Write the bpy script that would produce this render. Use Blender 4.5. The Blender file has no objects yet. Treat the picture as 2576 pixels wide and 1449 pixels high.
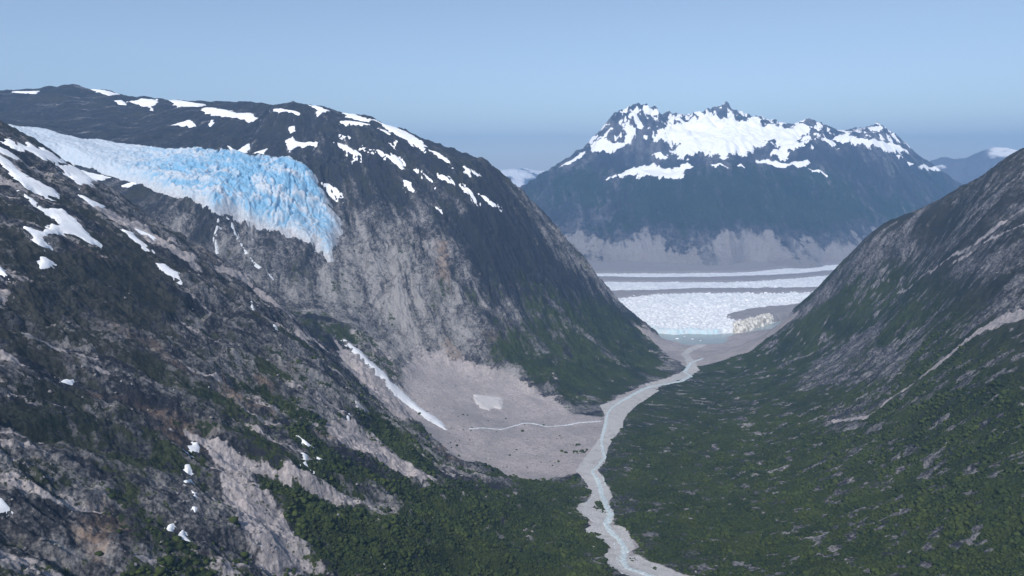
import bpy, math
import numpy as np

# ------------------------------------------------------------------ camera, sky, sun, exposure
SC = bpy.context.scene
COL = SC.collection
ZC = 700.0                       # the camera hangs 700 m above the lake
PITCH = math.radians(9.32)
FD = 1855.0                      # focal length on a 2576 x 1449 survey sheet

cam = bpy.data.cameras.new("camera")
cam.sensor_width = 36.0
cam.lens = 36.0 * FD / 2576.0
cam.clip_start = 1.0
cam.clip_end = 120000.0
camo = bpy.data.objects.new("camera", cam)
COL.objects.link(camo)
camo.location = (0, 0, ZC)
camo.rotation_euler = (math.pi / 2 - PITCH, 0, 0)
SC.camera = camo

SUN_EL = math.radians(44.0)
SUN_AZ = math.radians(-160.0)    # clockwise from +Y (view direction): behind the camera, a little to the left
wd = bpy.data.worlds.new("World")
SC.world = wd
wd.use_nodes = True
nt = wd.node_tree
nt.nodes.clear()
sky = nt.nodes.new("ShaderNodeTexSky")
sky.sky_type = 'NISHITA'
sky.sun_disc = False
sky.sun_elevation = SUN_EL
sky.sun_rotation = SUN_AZ
sky.altitude = 700
sky.air_density = 1.0
sky.dust_density = 0.4
sky.ozone_density = 3.5
bg = nt.nodes.new("ShaderNodeBackground")
bg.inputs[1].default_value = 0.083
out = nt.nodes.new("ShaderNodeOutputWorld")
sky_desat = nt.nodes.new("ShaderNodeHueSaturation")     # sky colour desaturated to a paler blue
sky_desat.inputs['Saturation'].default_value = 0.82
nt.links.new(sky.outputs[0], sky_desat.inputs['Color'])
nt.links.new(sky_desat.outputs[0], bg.inputs[0])
nt.links.new(bg.outputs[0], out.inputs[0])

sl = bpy.data.lights.new("sun", 'SUN')
sl.energy = 3.2
sl.angle = math.radians(3.0)
sl.color = (1.0, 0.95, 0.88)
so = bpy.data.objects.new("sun", sl)
COL.objects.link(so)
so.rotation_euler = (math.pi / 2 - SUN_EL, 0, math.pi - SUN_AZ)
so.location = (-1500, -3000, 4000)

SC.view_settings.view_transform = 'Standard'
SC.view_settings.look = 'None'
SC.view_settings.exposure = 0.66
SC.view_settings.gamma = 1.0
SC.cycles.volume_bounces = 1
SC.cycles.max_bounces = 6
SC.cycles.diffuse_bounces = 3
SC.cycles.use_denoising = True

# ------------------------------------------------------------------ noise
F = np.float32
_rng = np.random.default_rng(7)
_ang = _rng.random(256) * 2 * np.pi
_GX, _GY = np.cos(_ang).astype(F), np.sin(_ang).astype(F)


def _hash(ix, iy, seed):
    h = ix.astype(np.uint32) * np.uint32(374761393) + iy.astype(np.uint32) * np.uint32(668265263) + np.uint32((seed * 974634533) & 0xffffffff)
    h = (h ^ (h >> np.uint32(13))) * np.uint32(1274126177)
    return h ^ (h >> np.uint32(16))


def gnoise(x, y, seed=0):
    x = np.asarray(x, F); y = np.asarray(y, F)
    xi = np.floor(x); yi = np.floor(y)
    xf = x - xi; yf = y - yi
    ix = xi.astype(np.int32); iy = yi.astype(np.int32)
    u = xf * xf * xf * (xf * (xf * 6 - 15) + 10)
    v = yf * yf * yf * (yf * (yf * 6 - 15) + 10)

    def c(dx, dy):
        h = (_hash(ix + dx, iy + dy, seed) & np.uint32(255)).astype(np.intp)
        return _GX[h] * (xf - dx) + _GY[h] * (yf - dy)
    a = c(0, 0); a += u * (c(1, 0) - a)
    b = c(0, 1); b += u * (c(1, 1) - b)
    return (a + v * (b - a)) * F(1.5)


def fbm(x, y, octv=4, gain=0.5, seed=0):
    s = 0; a = 1.0; t = 0
    for k in range(octv):
        s = s + a * gnoise(x * (2.03 ** k), y * (2.03 ** k), seed + k * 17)
        t += a; a *= gain
    return s / t


def ridged(x, y, octv=4, gain=0.5, seed=0):
    s = 0; a = 1.0; t = 0
    for k in range(octv):
        s = s + a * (1 - 2 * np.abs(gnoise(x * (2.07 ** k), y * (2.07 ** k), seed + k * 13)))
        t += a; a *= gain
    return s / t


def cells(x, y, seed=0):
    """distance to the nearest and second nearest cell centre, and a value per cell"""
    xi = np.floor(x).astype(np.int32); yi = np.floor(y).astype(np.int32)
    d1 = np.full(np.shape(x), 9, F); d2 = d1.copy(); val = np.zeros(np.shape(x), F)
    for dx in (-1, 0, 1):
        for dy in (-1, 0, 1):
            h = _hash(xi + dx, yi + dy, seed)
            px = xi + dx + (h & np.uint32(1023)).astype(F) / 1023
            py = yi + dy + ((h >> np.uint32(10)) & np.uint32(1023)).astype(F) / 1023
            d = np.hypot(px - x, py - y).astype(F)
            n = d < d1
            d2 = np.where(n, d1, np.minimum(d2, d))
            val = np.where(n, ((h >> np.uint32(20)) & np.uint32(1023)).astype(F) / 1023, val)
            d1 = np.where(n, d, d1)
    return d1, d2, val


def sstep(a, b, x):
    t = np.clip((x - a) / (b - a), 0, 1)
    return t * t * (3 - 2 * t)


# ------------------------------------------------------------------ survey: a sighting of the sheet as azimuth and slope
CP, SP = math.cos(PITCH), math.sin(PITCH)


def sight(px, py):
    dx = (np.asarray(px, float) - 1288.0) / FD
    dy = (724.5 - np.asarray(py, float)) / FD
    fy = CP + dy * SP
    fz = -SP + dy * CP
    az = np.arctan2(dx, fy)
    return az, fz / np.hypot(dx, fy), dx / fy, fz / fy


def pt(px, py, Y=None, z=None):
    """world point seen at (px, py), given its forward distance or its height"""
    _, _, tx, tz = sight(px, py)
    if Y is None:
        Y = (z - ZC) / tz
    return (float(tx * Y), float(Y), float(ZC + tz * Y))


# photo tiles the outlines were read off (origin of the tile on the sheet, three tile pixels to one)
TILE = {0: (0, 0, 1), 1: (0, 153.3, 3), 2: (858.7, 153.3, 3), 3: (1717.4, 153.3, 3), 4: (0, 636.3, 3), 5: (858.7, 636.3, 3), 6: (1717.4, 636.3, 3),
        7: (0, 966, 3), 8: (858.7, 966, 3), 9: (1717.4, 966, 3), 10: (1456.7, 598, 4.2)}


def tile(k, pts):
    ox, oy, s = TILE[k]
    return [(ox + x / s, oy + y / s) for x, y in pts]


def rbf_fit(P, c):
    P = np.array(P, float)
    n = len(P)
    D = np.sqrt((P[:, None, 0] - P[None, :, 0]) ** 2 + (P[:, None, 1] - P[None, :, 1]) ** 2 + c * c)
    D[np.arange(n), np.arange(n)] += -0.02 * c
    A = np.zeros((n + 3, n + 3))
    A[:n, :n] = D
    A[:n, n] = 1; A[:n, n + 1:] = P[:, :2] / 1000; A[n:, :n] = A[:n, n:].T
    b = np.zeros(n + 3); b[:n] = P[:, 2]
    w = np.linalg.lstsq(A, b, rcond=None)[0]

    def f(x, y):
        sh = x.shape
        x = x.ravel(); y = y.ravel()
        r = w[n] + w[n + 1] * x / 1000 + w[n + 2] * y / 1000
        for k in range(n):
            r = r + w[k] * np.sqrt((x - P[k, 0]) ** 2 + (y - P[k, 1]) ** 2 + c * c)
        return r.reshape(sh)
    return f


def box1(a, k, axis):
    if k < 1:
        return a
    p = [(0, 0)] * a.ndim
    p[axis] = (k + 1, k)
    c = np.cumsum(np.pad(a.astype(np.float64), p, mode='edge'), axis=axis)
    n = 2 * k + 1
    if axis == 0:
        return ((c[n:] - c[:-n]) / n).astype(F)
    return ((c[:, n:] - c[:, :-n]) / n).astype(F)


def blur(a, k):
    for _ in range(2):
        a = box1(box1(a, k, 0), k, 1)
    return a


class Relief:
    """a stretch of land as a height map, finest near the viewpoint (rows of growing radius, columns of azimuth)"""

    def __init__(s, az0, az1, nc, r0, r1, nr):
        s.nc, s.nr = nc, nr
        s.az = np.radians(np.linspace(az0, az1, nc))
        s.r = np.geomspace(r0, r1, nr)
        s.lr0, s.dlr = math.log(r0), math.log(r1 / r0) / (nr - 1)
        s.x = (s.r[:, None] * np.sin(s.az)[None, :]).astype(F)
        s.y = (s.r[:, None] * np.cos(s.az)[None, :]).astype(F)
        s.z = np.zeros((nr, nc), F)
        s.cell = np.maximum(s.r * s.dlr, s.r * (s.az[1] - s.az[0]))[:, None].astype(F)

    def base(s, f, step=6):
        ri = np.unique(np.append(np.arange(0, s.nr, step), s.nr - 1))
        ci = np.unique(np.append(np.arange(0, s.nc, step), s.nc - 1))
        zc = f(s.x[np.ix_(ri, ci)].astype(float), s.y[np.ix_(ri, ci)].astype(float))
        t = np.empty((len(ri), s.nc))
        for i in range(len(ri)):
            t[i] = np.interp(np.arange(s.nc), ci, zc[i])
        k = np.interp(np.arange(s.nr), ri, np.arange(len(ri)))
        k0 = np.minimum(k.astype(int), len(ri) - 2); fr = (k - k0)[:, None]
        return blur((t[k0] * (1 - fr) + t[k0 + 1] * fr).astype(F), step // 2)

    def grad(s):
        zr = np.gradient(s.z, axis=0) / (s.r * s.dlr)[:, None]
        za = np.gradient(s.z, axis=1) / (s.r * (s.az[1] - s.az[0]))[:, None]
        return np.hypot(zr, za)

    def col(s, az):
        c = (az - s.az[0]) / (s.az[1] - s.az[0])
        return min(max(c, 0), s.nc - 1.001)

    def hit(s, px, py, z=None, rmin=0.0):
        """first point of the land met by the sighting; past the skyline, the nearest miss"""
        az, sl, _, _ = sight(px, py)
        c = s.col(float(az)); c0 = int(c)
        zz = s.z if z is None else z
        zc = zz[:, c0] * (1 - (c - c0)) + zz[:, c0 + 1] * (c - c0)
        d = np.where(s.r < rmin, -1e6, zc - (ZC + float(sl) * s.r))
        k = np.argmax(d > 0) if (d > 0).any() else int(np.argmax(d / s.r))
        return float(s.r[k] * math.sin(az)), float(s.r[k] * math.cos(az)), float(zc[k])

    def height(s, x, y):
        x = np.asarray(x, float); y = np.asarray(y, float)
        c = np.clip((np.arctan2(x, y) - s.az[0]) / (s.az[1] - s.az[0]), 0, s.nc - 1.001)
        k = np.clip((np.log(np.hypot(x, y)) - s.lr0) / s.dlr, 0, s.nr - 1.001)
        c0 = c.astype(int); k0 = k.astype(int); fc = c - c0; fk = k - k0
        z = s.z
        return (z[k0, c0] * (1 - fc) + z[k0, c0 + 1] * fc) * (1 - fk) + (z[k0 + 1, c0] * (1 - fc) + z[k0 + 1, c0 + 1] * fc) * fk

    def window(s, P, pad):
        P = np.array(P)
        az = np.arctan2(P[:, 0], P[:, 1]); r = np.hypot(P[:, 0], P[:, 1])
        da = pad / r.min()
        c0 = int(max(0, (az.min() - da - s.az[0]) / (s.az[1] - s.az[0]))); c1 = int(min(s.nc, (az.max() + da - s.az[0]) / (s.az[1] - s.az[0]) + 2))
        k0 = int(max(0, (math.log(max(r.min() - pad, s.r[0])) - s.lr0) / s.dlr)); k1 = int(min(s.nr, (math.log(r.max() + pad) - s.lr0) / s.dlr + 2))
        return slice(k0, k1), slice(c0, c1)

    def ground(s, poly, dens=2, rmin=0.0):
        """an outline sighted on the sheet, laid on the land (world x, y)"""
        q = []
        for i, (a, b) in enumerate(zip(poly, poly[1:] + poly[:1])):
            for t in range(dens):
                q.append((a[0] + (b[0] - a[0]) * t / dens, a[1] + (b[1] - a[1]) * t / dens))
        return [s.hit(x, y, rmin=rmin)[:2] for x, y in q]

    def mask(s, acc, poly, soft, rough=0.0, scale=40.0, value=1.0, seed=3, dens=2):
        """raise acc to value inside an outline, with a ragged edge"""
        P = s.ground(poly, dens)
        w = s.window(P, soft + rough * 2)
        x, y = s.x[w], s.y[w]
        d = sdist(x, y, P)
        if rough:
            d = d + rough * fbm(x / scale, y / scale, 4, 0.6, seed)
        acc[w] = np.maximum(acc[w], value * sstep(-soft, soft, d))

    def path(s, acc, line, soft=2.0, value=1.0, rough=0.0, scale=20.0, seed=5):
        """line: (px, py, width in metres)"""
        L = [s.hit(p[0], p[1])[:2] + (p[2],) for p in line]
        w = s.window([l[:2] for l in L], max(p[2] for p in line) + soft + rough * 2)
        x, y = s.x[w], s.y[w]
        d = ldist(x, y, L)
        if rough:
            d = d + rough * fbm(x / scale, y / scale, 4, 0.6, seed)
        acc[w] = np.maximum(acc[w], value * sstep(-soft, soft, d))


def sdist(x, y, P):
    """signed distance to a closed outline, positive inside"""
    P = np.array(P, F); Q = np.roll(P, -1, 0)
    d = np.full(x.shape, 1e9, F); ins = np.zeros(x.shape, bool)
    for (ax, ay), (bx, by) in zip(P, Q):
        ex, ey = bx - ax, by - ay
        L = ex * ex + ey * ey
        if L < 1e-6:
            continue
        t = np.clip(((x - ax) * ex + (y - ay) * ey) / L, 0, 1)
        d = np.minimum(d, (x - ax - t * ex) ** 2 + (y - ay - t * ey) ** 2)
        cr = (ay > y) != (by > y)
        if abs(ey) > 1e-9:
            ins ^= cr & (x < ex * (y - ay) / ey + ax)
    d = np.sqrt(d)
    return np.where(ins, d, -d)


def ldist(x, y, L):
    """half width minus distance to a line of varying width"""
    b = np.full(x.shape, -1e9, F)
    for (ax, ay, aw), (bx, by, bw) in zip(L, L[1:]):
        ex, ey = bx - ax, by - ay
        q = max(ex * ex + ey * ey, 1e-6)
        t = np.clip(((x - ax) * ex + (y - ay) * ey) / q, 0, 1)
        b = np.maximum(b, (aw + (bw - aw) * t) / 2 - np.hypot(x - ax - t * ex, y - ay - t * ey))
    return b


# ------------------------------------------------------------------ mesh and material helpers
def raw_mesh(name, co, faces, mat, attrs=None, parent=None):
    me = bpy.data.meshes.new(name)
    co = np.ascontiguousarray(co, F); faces = np.ascontiguousarray(faces, np.int32)
    n, k = faces.shape
    me.vertices.add(len(co)); me.vertices.foreach_set("co", co.ravel())
    me.loops.add(n * k); me.loops.foreach_set("vertex_index", faces.ravel())
    me.polygons.add(n)
    me.polygons.foreach_set("loop_start", np.arange(0, n * k, k, dtype=np.int32))
    me.polygons.foreach_set("use_smooth", np.ones(n, bool))
    for an, v in (attrs or {}).items():
        a = me.attributes.new(an, 'FLOAT_COLOR' if v.ndim == 2 else 'FLOAT', 'POINT')
        a.data.foreach_set("color" if v.ndim == 2 else "value", np.ascontiguousarray(v, F).ravel())
    me.update(calc_edges=True)
    me.materials.append(mat)
    o = bpy.data.objects.new(name, me)
    COL.objects.link(o)
    if parent:
        o.parent = parent
    return o


def grid_mesh(name, x, y, z, mat, keep=None, attrs=None, parent=None, flip=False):
    nr, nc = z.shape
    idx = np.arange(nr * nc, dtype=np.int32).reshape(nr, nc)
    q = np.stack([idx[:-1, :-1], idx[:-1, 1:], idx[1:, 1:], idx[1:, :-1]], -1).reshape(-1, 4)
    co = np.stack([x, y, z], -1).reshape(-1, 3)
    at = {k: v.reshape(nr * nc, -1) if v.ndim == 3 else v.reshape(-1) for k, v in (attrs or {}).items()}
    if keep is not None:
        kf = (keep[:-1, :-1] | keep[:-1, 1:] | keep[1:, 1:] | keep[1:, :-1]).ravel()
        q = q[kf]
        used = np.zeros(nr * nc, bool); used[q.ravel()] = True
        new = np.cumsum(used) - 1
        q = new[q]; co = co[used]; at = {k: v[used] for k, v in at.items()}
    if len(q) == 0:
        return None
    return raw_mesh(name, co, q, mat, at, parent)


def struct(o):
    o['kind'] = 'structure'
    return o


def tag(o, label, cat, group=None, kind=None):
    if o is None:
        return None
    o['label'] = label; o['category'] = cat
    if group: o['group'] = group
    if kind: o['kind'] = kind
    return o


class NT:
    def __init__(s, name):
        s.m = bpy.data.materials.new(name); s.m.use_nodes = True
        s.t = s.m.node_tree; s.t.nodes.clear()
        s.out = s.n('OutputMaterial')
        s.p = s.n('BsdfPrincipled'); s.p.inputs['Roughness'].default_value = 0.9
        s.p.inputs['Specular IOR Level'].default_value = 0.15
        s.l(s.p.outputs[0], s.out.inputs[0])
        s.geo = s.n('NewGeometry').outputs['Position']

    def n(s, k):
        return s.t.nodes.new('ShaderNode' + k)

    def l(s, a, b):
        s.t.links.new(a, b)

    def put(s, sock, v):
        if isinstance(v, bpy.types.NodeSocket): s.l(v, sock)
        elif isinstance(v, (tuple, list)) and len(v) == 3 and sock.type == 'RGBA': sock.default_value = tuple(v) + (1,)
        else: sock.default_value = v

    def math(s, op, a, b=0.0, c=None, clamp=False):
        m = s.n('Math'); m.operation = op; m.use_clamp = clamp
        s.put(m.inputs[0], a); s.put(m.inputs[1], b)
        if c is not None: s.put(m.inputs[2], c)
        return m.outputs[0]

    def step(s, v, a, b):
        m = s.n('MapRange'); m.interpolation_type = 'SMOOTHSTEP'
        s.put(m.inputs['Value'], v); m.inputs['From Min'].default_value = a; m.inputs['From Max'].default_value = b
        return m.outputs['Result']

    def noise(s, scale, detail=4, rough=0.6, vec=None):
        t = s.n('TexNoise'); t.inputs['Scale'].default_value = scale
        t.inputs['Detail'].default_value = detail; t.inputs['Roughness'].default_value = rough
        s.l(vec or s.geo, t.inputs['Vector'])
        return t.outputs['Fac']

    def scaled(s, v):
        m = s.n('VectorMath'); m.operation = 'MULTIPLY'
        s.l(s.geo, m.inputs[0]); m.inputs[1].default_value = v
        return m.outputs[0]

    def mix(s, f, a, b):
        m = s.n('Mix'); m.data_type = 'RGBA'
        s.put(m.inputs['Factor'], f); s.put(m.inputs[6], a); s.put(m.inputs[7], b)
        return m.outputs[2]

    def attr(s, name):
        a = s.n('Attribute'); a.attribute_name = name
        return a

    def rgb(s, name):
        sp = s.n('SeparateColor'); a = s.attr(name); s.l(a.outputs['Color'], sp.inputs[0])
        return sp.outputs[0], sp.outputs[1], sp.outputs[2], a.outputs['Alpha']

    def bump(s, h, strength, dist):
        b = s.n('Bump'); b.inputs['Strength'].default_value = strength; b.inputs['Distance'].default_value = dist
        s.l(h, b.inputs['Height']); s.l(b.outputs[0], s.p.inputs['Normal'])

    def base(s, c):
        s.put(s.p.inputs['Base Color'], c)
        return s.m


def land_material(name, k=1.0, rockd=(.018, .02, .026), rockl=(.26, .25, .25), vegd=(.011, .019, .009), vegl=(.044, .06, .017),
                  scree=(.36, .325, .325), bumpd=2.5, snow=False):
    t = NT(name)
    veg, scr, warm, light = t.rgb('cover')
    n1 = t.noise(.012 * k, 5, .62)
    n2 = t.noise(.07 * k, 5, .68)
    n3 = t.noise(.22 * k, 4, .7)
    st = t.noise(.06 * k, 5, .65, t.scaled((1, 1, .16)))
    # rock: blotchy grey, streaked down the fall line
    st2 = t.noise(.016 * k, 5, .7, t.scaled((1, 1, .22)))
    rv = t.math('ADD', t.math('MULTIPLY', n2, .55), t.math('MULTIPLY', t.math('ADD', st, st2), .5))
    rv = t.math('ADD', rv, t.math('MULTIPLY', n3, .85))
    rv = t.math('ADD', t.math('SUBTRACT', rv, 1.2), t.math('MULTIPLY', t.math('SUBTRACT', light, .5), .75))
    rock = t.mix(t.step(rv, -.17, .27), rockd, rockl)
    if not snow: rock = t.mix(t.math('MULTIPLY', warm, t.step(n2, .35, .6)), rock, (.27, .19, .14))
    # loose stones
    sc = t.mix(t.step(n3, .3, .7), tuple(c * .72 for c in scree), tuple(min(1, c * 1.18) for c in scree))
    sc = t.mix(t.math('MULTIPLY', t.step(t.math('ADD', t.math('MULTIPLY', n1, .5), t.math('MULTIPLY', st2, .5)), .42, .6), .6), sc, (.22, .21, .215))
    sc = t.mix(t.math('MULTIPLY', t.step(n2, .52, .72), .5), sc, (.2, .19, .2))
    sf = t.step(t.math('ADD', scr, t.math('MULTIPLY', t.math('SUBTRACT', n2, .5), 1.1)), .38, .62)
    col = t.mix(sf, rock, sc)
    # heath and alder scrub
    vv = t.math('ADD', t.math('MULTIPLY', n1, .5), t.math('MULTIPLY', n3, .6))
    vc = t.mix(t.step(vv, .4, .72), vegd, vegl)
    vc = t.mix(t.math('MULTIPLY', t.step(n2, .55, .75), .35), vc, (.06, .066, .03))
    if not snow:
        sz = t.n('SeparateXYZ'); t.l(t.geo, sz.inputs[0])
        hf = t.step(t.math('ADD', sz.outputs[2], t.math('MULTIPLY', n1, 160)), 430, 580)
        vc = t.mix(hf, vc, t.mix(t.step(vv, .4, .72), (.013, .017, .016), (.045, .044, .036)))
    vx = t.math('ADD', t.math('MULTIPLY', t.math('SUBTRACT', n2, .5), 1.9), t.math('MULTIPLY', t.math('SUBTRACT', n3, .5), 1.2))
    vf = t.step(t.math('ADD', veg, vx), .4, .6)
    col = t.mix(vf, col, vc)
    hb = t.math('ADD', t.math('MULTIPLY', n2, 1.0), t.math('MULTIPLY', n3, .6))
    if snow: col = t.mix(t.step(t.math('ADD', warm, t.math('MULTIPLY', t.math('SUBTRACT', n2, .5), .9)), .48, .58), col, (.86, .86, .87))
    t.bump(hb, .8, bumpd / k)
    return t.base(col)


def snow_material(name, c=(.86, .87, .89), dirt=(.45, .42, .4), amount=.45, k=1.0):
    t = NT(name)
    n1 = t.noise(.05 * k, 5, .65); n2 = t.noise(.3 * k, 4, .6)
    f = t.math('MULTIPLY', t.step(n1, .5, .75), amount)
    col = t.mix(f, c, dirt)
    col = t.mix(t.math('MULTIPLY', n2, .12), col, (.62, .68, .76))
    t.p.inputs['Roughness'].default_value = .65
    t.bump(n2, .35, .8 / k)
    return t.base(col)


M_LAND = land_material('mountain_ground')
M_FAR = land_material('far_mountain_ground', .35, rockd=(.02, .024, .034), rockl=(.13, .125, .135), vegd=(.007, .017, .015), vegl=(.019, .036, .025), scree=(.2, .185, .185), bumpd=2.0, snow=True)
M_SNOW = snow_material('old_snow')
M_SNOWFAR = snow_material('firn_snow', (.9, .895, .89), (.66, .62, .6), .18, .3)
M_DIRTY = snow_material('dirty_snow', (.46, .435, .43), (.3, .28, .275), .8)
M_GREYSNOW = snow_material('grey_snow', (.62, .64, .68), (.4, .39, .39), .6)

# ------------------------------------------------------------------ the near land: both valley walls and the floor
ctl = []
def add(px, py, Y=None, z=None): ctl.append(pt(px, py, Y, z))
def crest(px, py, Y, back=450, drop=110):
    add(px, py, Y)
    _, _, tx, tz = sight(px, py)
    ctl.append((float(tx * (Y + back)), Y + back, float(ZC + tz * (Y + back) - drop)))
    ctl.append((float(tx * (Y + back * 2.2)), Y + back * 2.2, float(ZC + tz * (Y + back * 2.2) - drop * 4)))
def down(px, rows):
    for py, Y in rows: add(px, py, Y)

# left mountain: skyline and columns of its face
for px, py, Y in [(-500, 260, 3700), (-250, 240, 3500), (0, 232, 3300), (100, 227, 3260), (200, 222, 3230), (300, 240, 3200), (400, 254, 3150), (480, 258, 3100), (600, 265, 3050), (700, 263, 3000),
                  (760, 264, 2970), (830, 281, 2950), (910, 298, 2890), (1000, 331, 2820), (1080, 363, 2770), (1150, 397, 2700), (1200, 432, 2660), (1280, 493, 2680), (1350, 557, 2720),
                  (1420, 631, 2760), (1480, 692, 2790), (1530, 757, 2850)]:
    crest(px, py, Y)
add(1570, 790, 2890); add(1610, 818, 2940)
down(-400, [(300, 3000), (330, 2500)])
down(0, [(285, 2950), (322, 2470)])
down(150, [(290, 2900), (340, 2470)])
down(300, [(310, 2820), (366, 2480), (440, 2250), (500, 2090), (530, 2010)])
down(480, [(320, 2750), (385, 2480), (450, 2250), (520, 2100), (580, 2030), (640, 1950)])
down(600, [(330, 2740), (395, 2490), (470, 2290), (545, 2160), (620, 2050), (700, 1930)])
down(700, [(330, 2750), (402, 2500), (500, 2300), (580, 2180), (640, 2080), (700, 2000), (770, 1900)])
down(830, [(350, 2700), (450, 2500), (560, 2330), (640, 2180), (720, 2060), (800, 1900), (840, 1800)])
down(1000, [(420, 2600), (550, 2380), (700, 2180), (850, 1980), (950, 1800), (1040, 1670)])
down(1200, [(600, 2380), (700, 2250), (800, 2130), (900, 2010), (960, 1930), (1040, 1765)])
down(1350, [(700, 2480), (830, 2260), (920, 2080), (1000, 1900)])
down(1500, [(800, 2580), (880, 2370), (950, 2150)])
down(1600, [(850, 2750), (920, 2420)])
# gully behind the spur
for px, Y, z in [(-400, 1900, 800), (0, 1800, 690), (150, 1790, 610), (300, 1780, 530), (480, 1750, 430), (700, 1720, 325)]:
    _, _, tx, _ = sight(px, 700); ctl.append((float(tx * Y), Y, z))
# spur crest and the near left wall
for px, py, Y in [(-400, 180, 1250), (0, 345, 1350), (130, 420, 1380), (300, 530, 1420), (400, 592, 1440), (480, 640, 1460), (560, 682, 1475), (640, 722, 1490), (700, 772, 1505), (760, 830, 1520), (820, 893, 1525),
                  (880, 960, 1530), (950, 1012, 1505), (1010, 1060, 1480), (1080, 1115, 1450), (1150, 1170, 1420)]:
    add(px, py, Y)
down(-400, [(1449, 420), (900, 560), (500, 850)])
down(0, [(1449, 508), (1100, 637), (800, 802), (600, 960), (450, 1122)])
down(400, [(1449, 600), (1300, 664), (1000, 848), (800, 1031), (650, 1221)])
down(800, [(1449, 724), (1300, 823), (1100, 1000), (950, 1183)])
down(1100, [(1449, 870), (1300, 1000), (1200, 1180)])
for px, py, z in [(1350, 1449, 128), (1350, 1300, 114), (1300, 1215, 88), (1500, 1449, 130), (1650, 1449, 130), (1520, 1300, 110), (1490, 1180, 89), (1525, 1060, 70), (1620, 980, 48), (1740, 915, 18), (1780, 866, 2),
                  (1150, 1060, 112), (1300, 1100, 86), (1420, 1120, 76), (1420, 1040, 80), (1660, 935, 34), (1680, 872, 10), (1640, 842, 16), (1850, 872, 8), (1930, 830, 20)]:
    add(px, py, None, z)
# right wall
down(1800, [(1449, 940)])
add(1900, 1449, None, 150); add(1900, 1200, None, 108); add(1900, 1000, None, 66); add(1900, 930, None, 45)
down(2100, [(1449, 850), (1200, 1180), (1000, 1650), (850, 2150)])
down(2300, [(1449, 780), (1200, 1040), (1000, 1330), (850, 1650), (700, 1980)])
down(2576, [(1449, 702), (1200, 860), (1000, 1010), (900, 1109), (750, 1300), (600, 1500), (480, 1680)])
down(2950, [(1449, 640), (1000, 880), (600, 1350)])
for px, py, Y in [(2950, 284, 1700), (2700, 359, 1760), (2576, 406, 1800), (2500, 438, 1870), (2440, 488, 1950), (2360, 527, 2060), (2280, 570, 2150), (2200, 592, 2260), (2160, 622, 2350), (2120, 668, 2440), (2080, 712, 2530),
                  (2050, 752, 2600)]:
    crest(px, py, Y, 350, 140)
add(2000, 797, 2690); add(1950, 832, 2760)
# the lake bed and what lies under the big glacier
for x, y in [(300, 3350), (620, 3250), (800, 3200), (1050, 3150), (500, 3700), (900, 3700), (1300, 3500), (200, 4300), (1000, 4500), (2000, 4300)]:
    ctl.append((x, y, -25 - (y - 3000) * .02))
ctl += [(600, 3010, -6), (690, 2965, -11), (780, 2950, -10), (860, 2970, -7), (750, 3060, -14), (930, 3040, -4), (640, 3080, -8), (540, 3080, -2)]

NR = Relief(-54, 57, 2000, 300, 4300, 2250)
NR.z = NR.base(rbf_fit(ctl, 45.0))
slope = blur(NR.grad(), 6)
x, y, z0 = NR.x, NR.y, NR.z.copy()

# where is what (0..1 weights)
floor = np.zeros_like(z0)
FAN = [(1010, 1050), (1080, 1112), (1150, 1172), (1230, 1203), (1300, 1218), (1380, 1210), (1470, 1185), (1520, 1100), (1520, 1050), (1440, 1040), (1380, 1010), (1320, 975), (1260, 940), (1180, 930), (1120, 900), (1060, 900), (1000, 960)]
NR.mask(floor, FAN, 30, 25, 60)
RIVER = [(1700, 1460, 50), (1625, 1440, 50), (1560, 1405, 34), (1565, 1365, 40), (1515, 1330, 38), (1500, 1285, 48), (1505, 1240, 30), (1490, 1200, 25), (1480, 1175, 28), (1500, 1130, 32), (1525, 1080, 30), (1540, 1040, 38), (1575, 1005, 50), (1640, 970, 40), (1690, 955, 36), (1745, 932, 36), (1735, 905, 30), (1722, 892, 24), (1735, 880, 30), (1765, 868, 45)]
bar = np.zeros_like(z0)
NR.path(bar, RIVER, 5, 1, 16, 35)
BANKL = [(2336, 30), (2240, 62), (2100, 112), (1950, 165), (1985, 222), (1990, 300), (1955, 400), (1900, 480), (1830, 560), (1790, 622), (1770, 655), (1800, 690), (1845, 750), (1880, 800), (1888, 850), (1868, 890), (1800, 905), (1775, 945), (1800, 985), (1860, 1010), (1900, 1045), (1880, 1075), (1838, 1105), (1860, 1140), (1940, 1165), (2000, 1205), (2040, 1245), (1988, 1290), (1995, 1340), (2040, 1390), (2110, 1425), (2200, 1455), (2400, 1500)]
BANKR = [(2760, 1500), (2576, 1440), (2480, 1400), (2400, 1365), (2330, 1350), (2250, 1300), (2215, 1290), (2170, 1300), (2160, 1270), (2218, 1235), (2180, 1160), (2160, 1105), (2100, 1075), (2030, 1070), (2012, 1050), (2058, 1000), (2050, 960), (2010, 900), (2045, 850), (2030, 810), (1990, 750), (1970, 700), (1935, 655), (1990, 590), (2000, 530), (2015, 480), (2060, 400), (2122, 330), (2128, 280), (2160, 225), (2230, 160), (2310, 110), (2400, 50)]
NR.mask(bar, tile(8, BANKL + BANKR), 4, 0, 30, dens=1)
NR.mask(bar, [(1580, 820), (1640, 865), (1700, 905), (1730, 925), (1790, 915), (1890, 885), (1960, 835), (2010, 795), (1985, 790), (1930, 815), (1860, 850), (1780, 862), (1700, 862), (1640, 842)], 14, 20, 60)
flat = np.maximum(floor, bar)
left_m = sstep(0, 260, sdist(x, y, [NR.hit(*p)[:2] for p in [(830, 842), (1000, 980), (1200, 985), (1420, 960), (1640, 900)]] + [(700, 3300), (0, 4600), (-3500, 4600), (-3500, 1950), (-1200, 1850), (-700, 1760)]))
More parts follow.
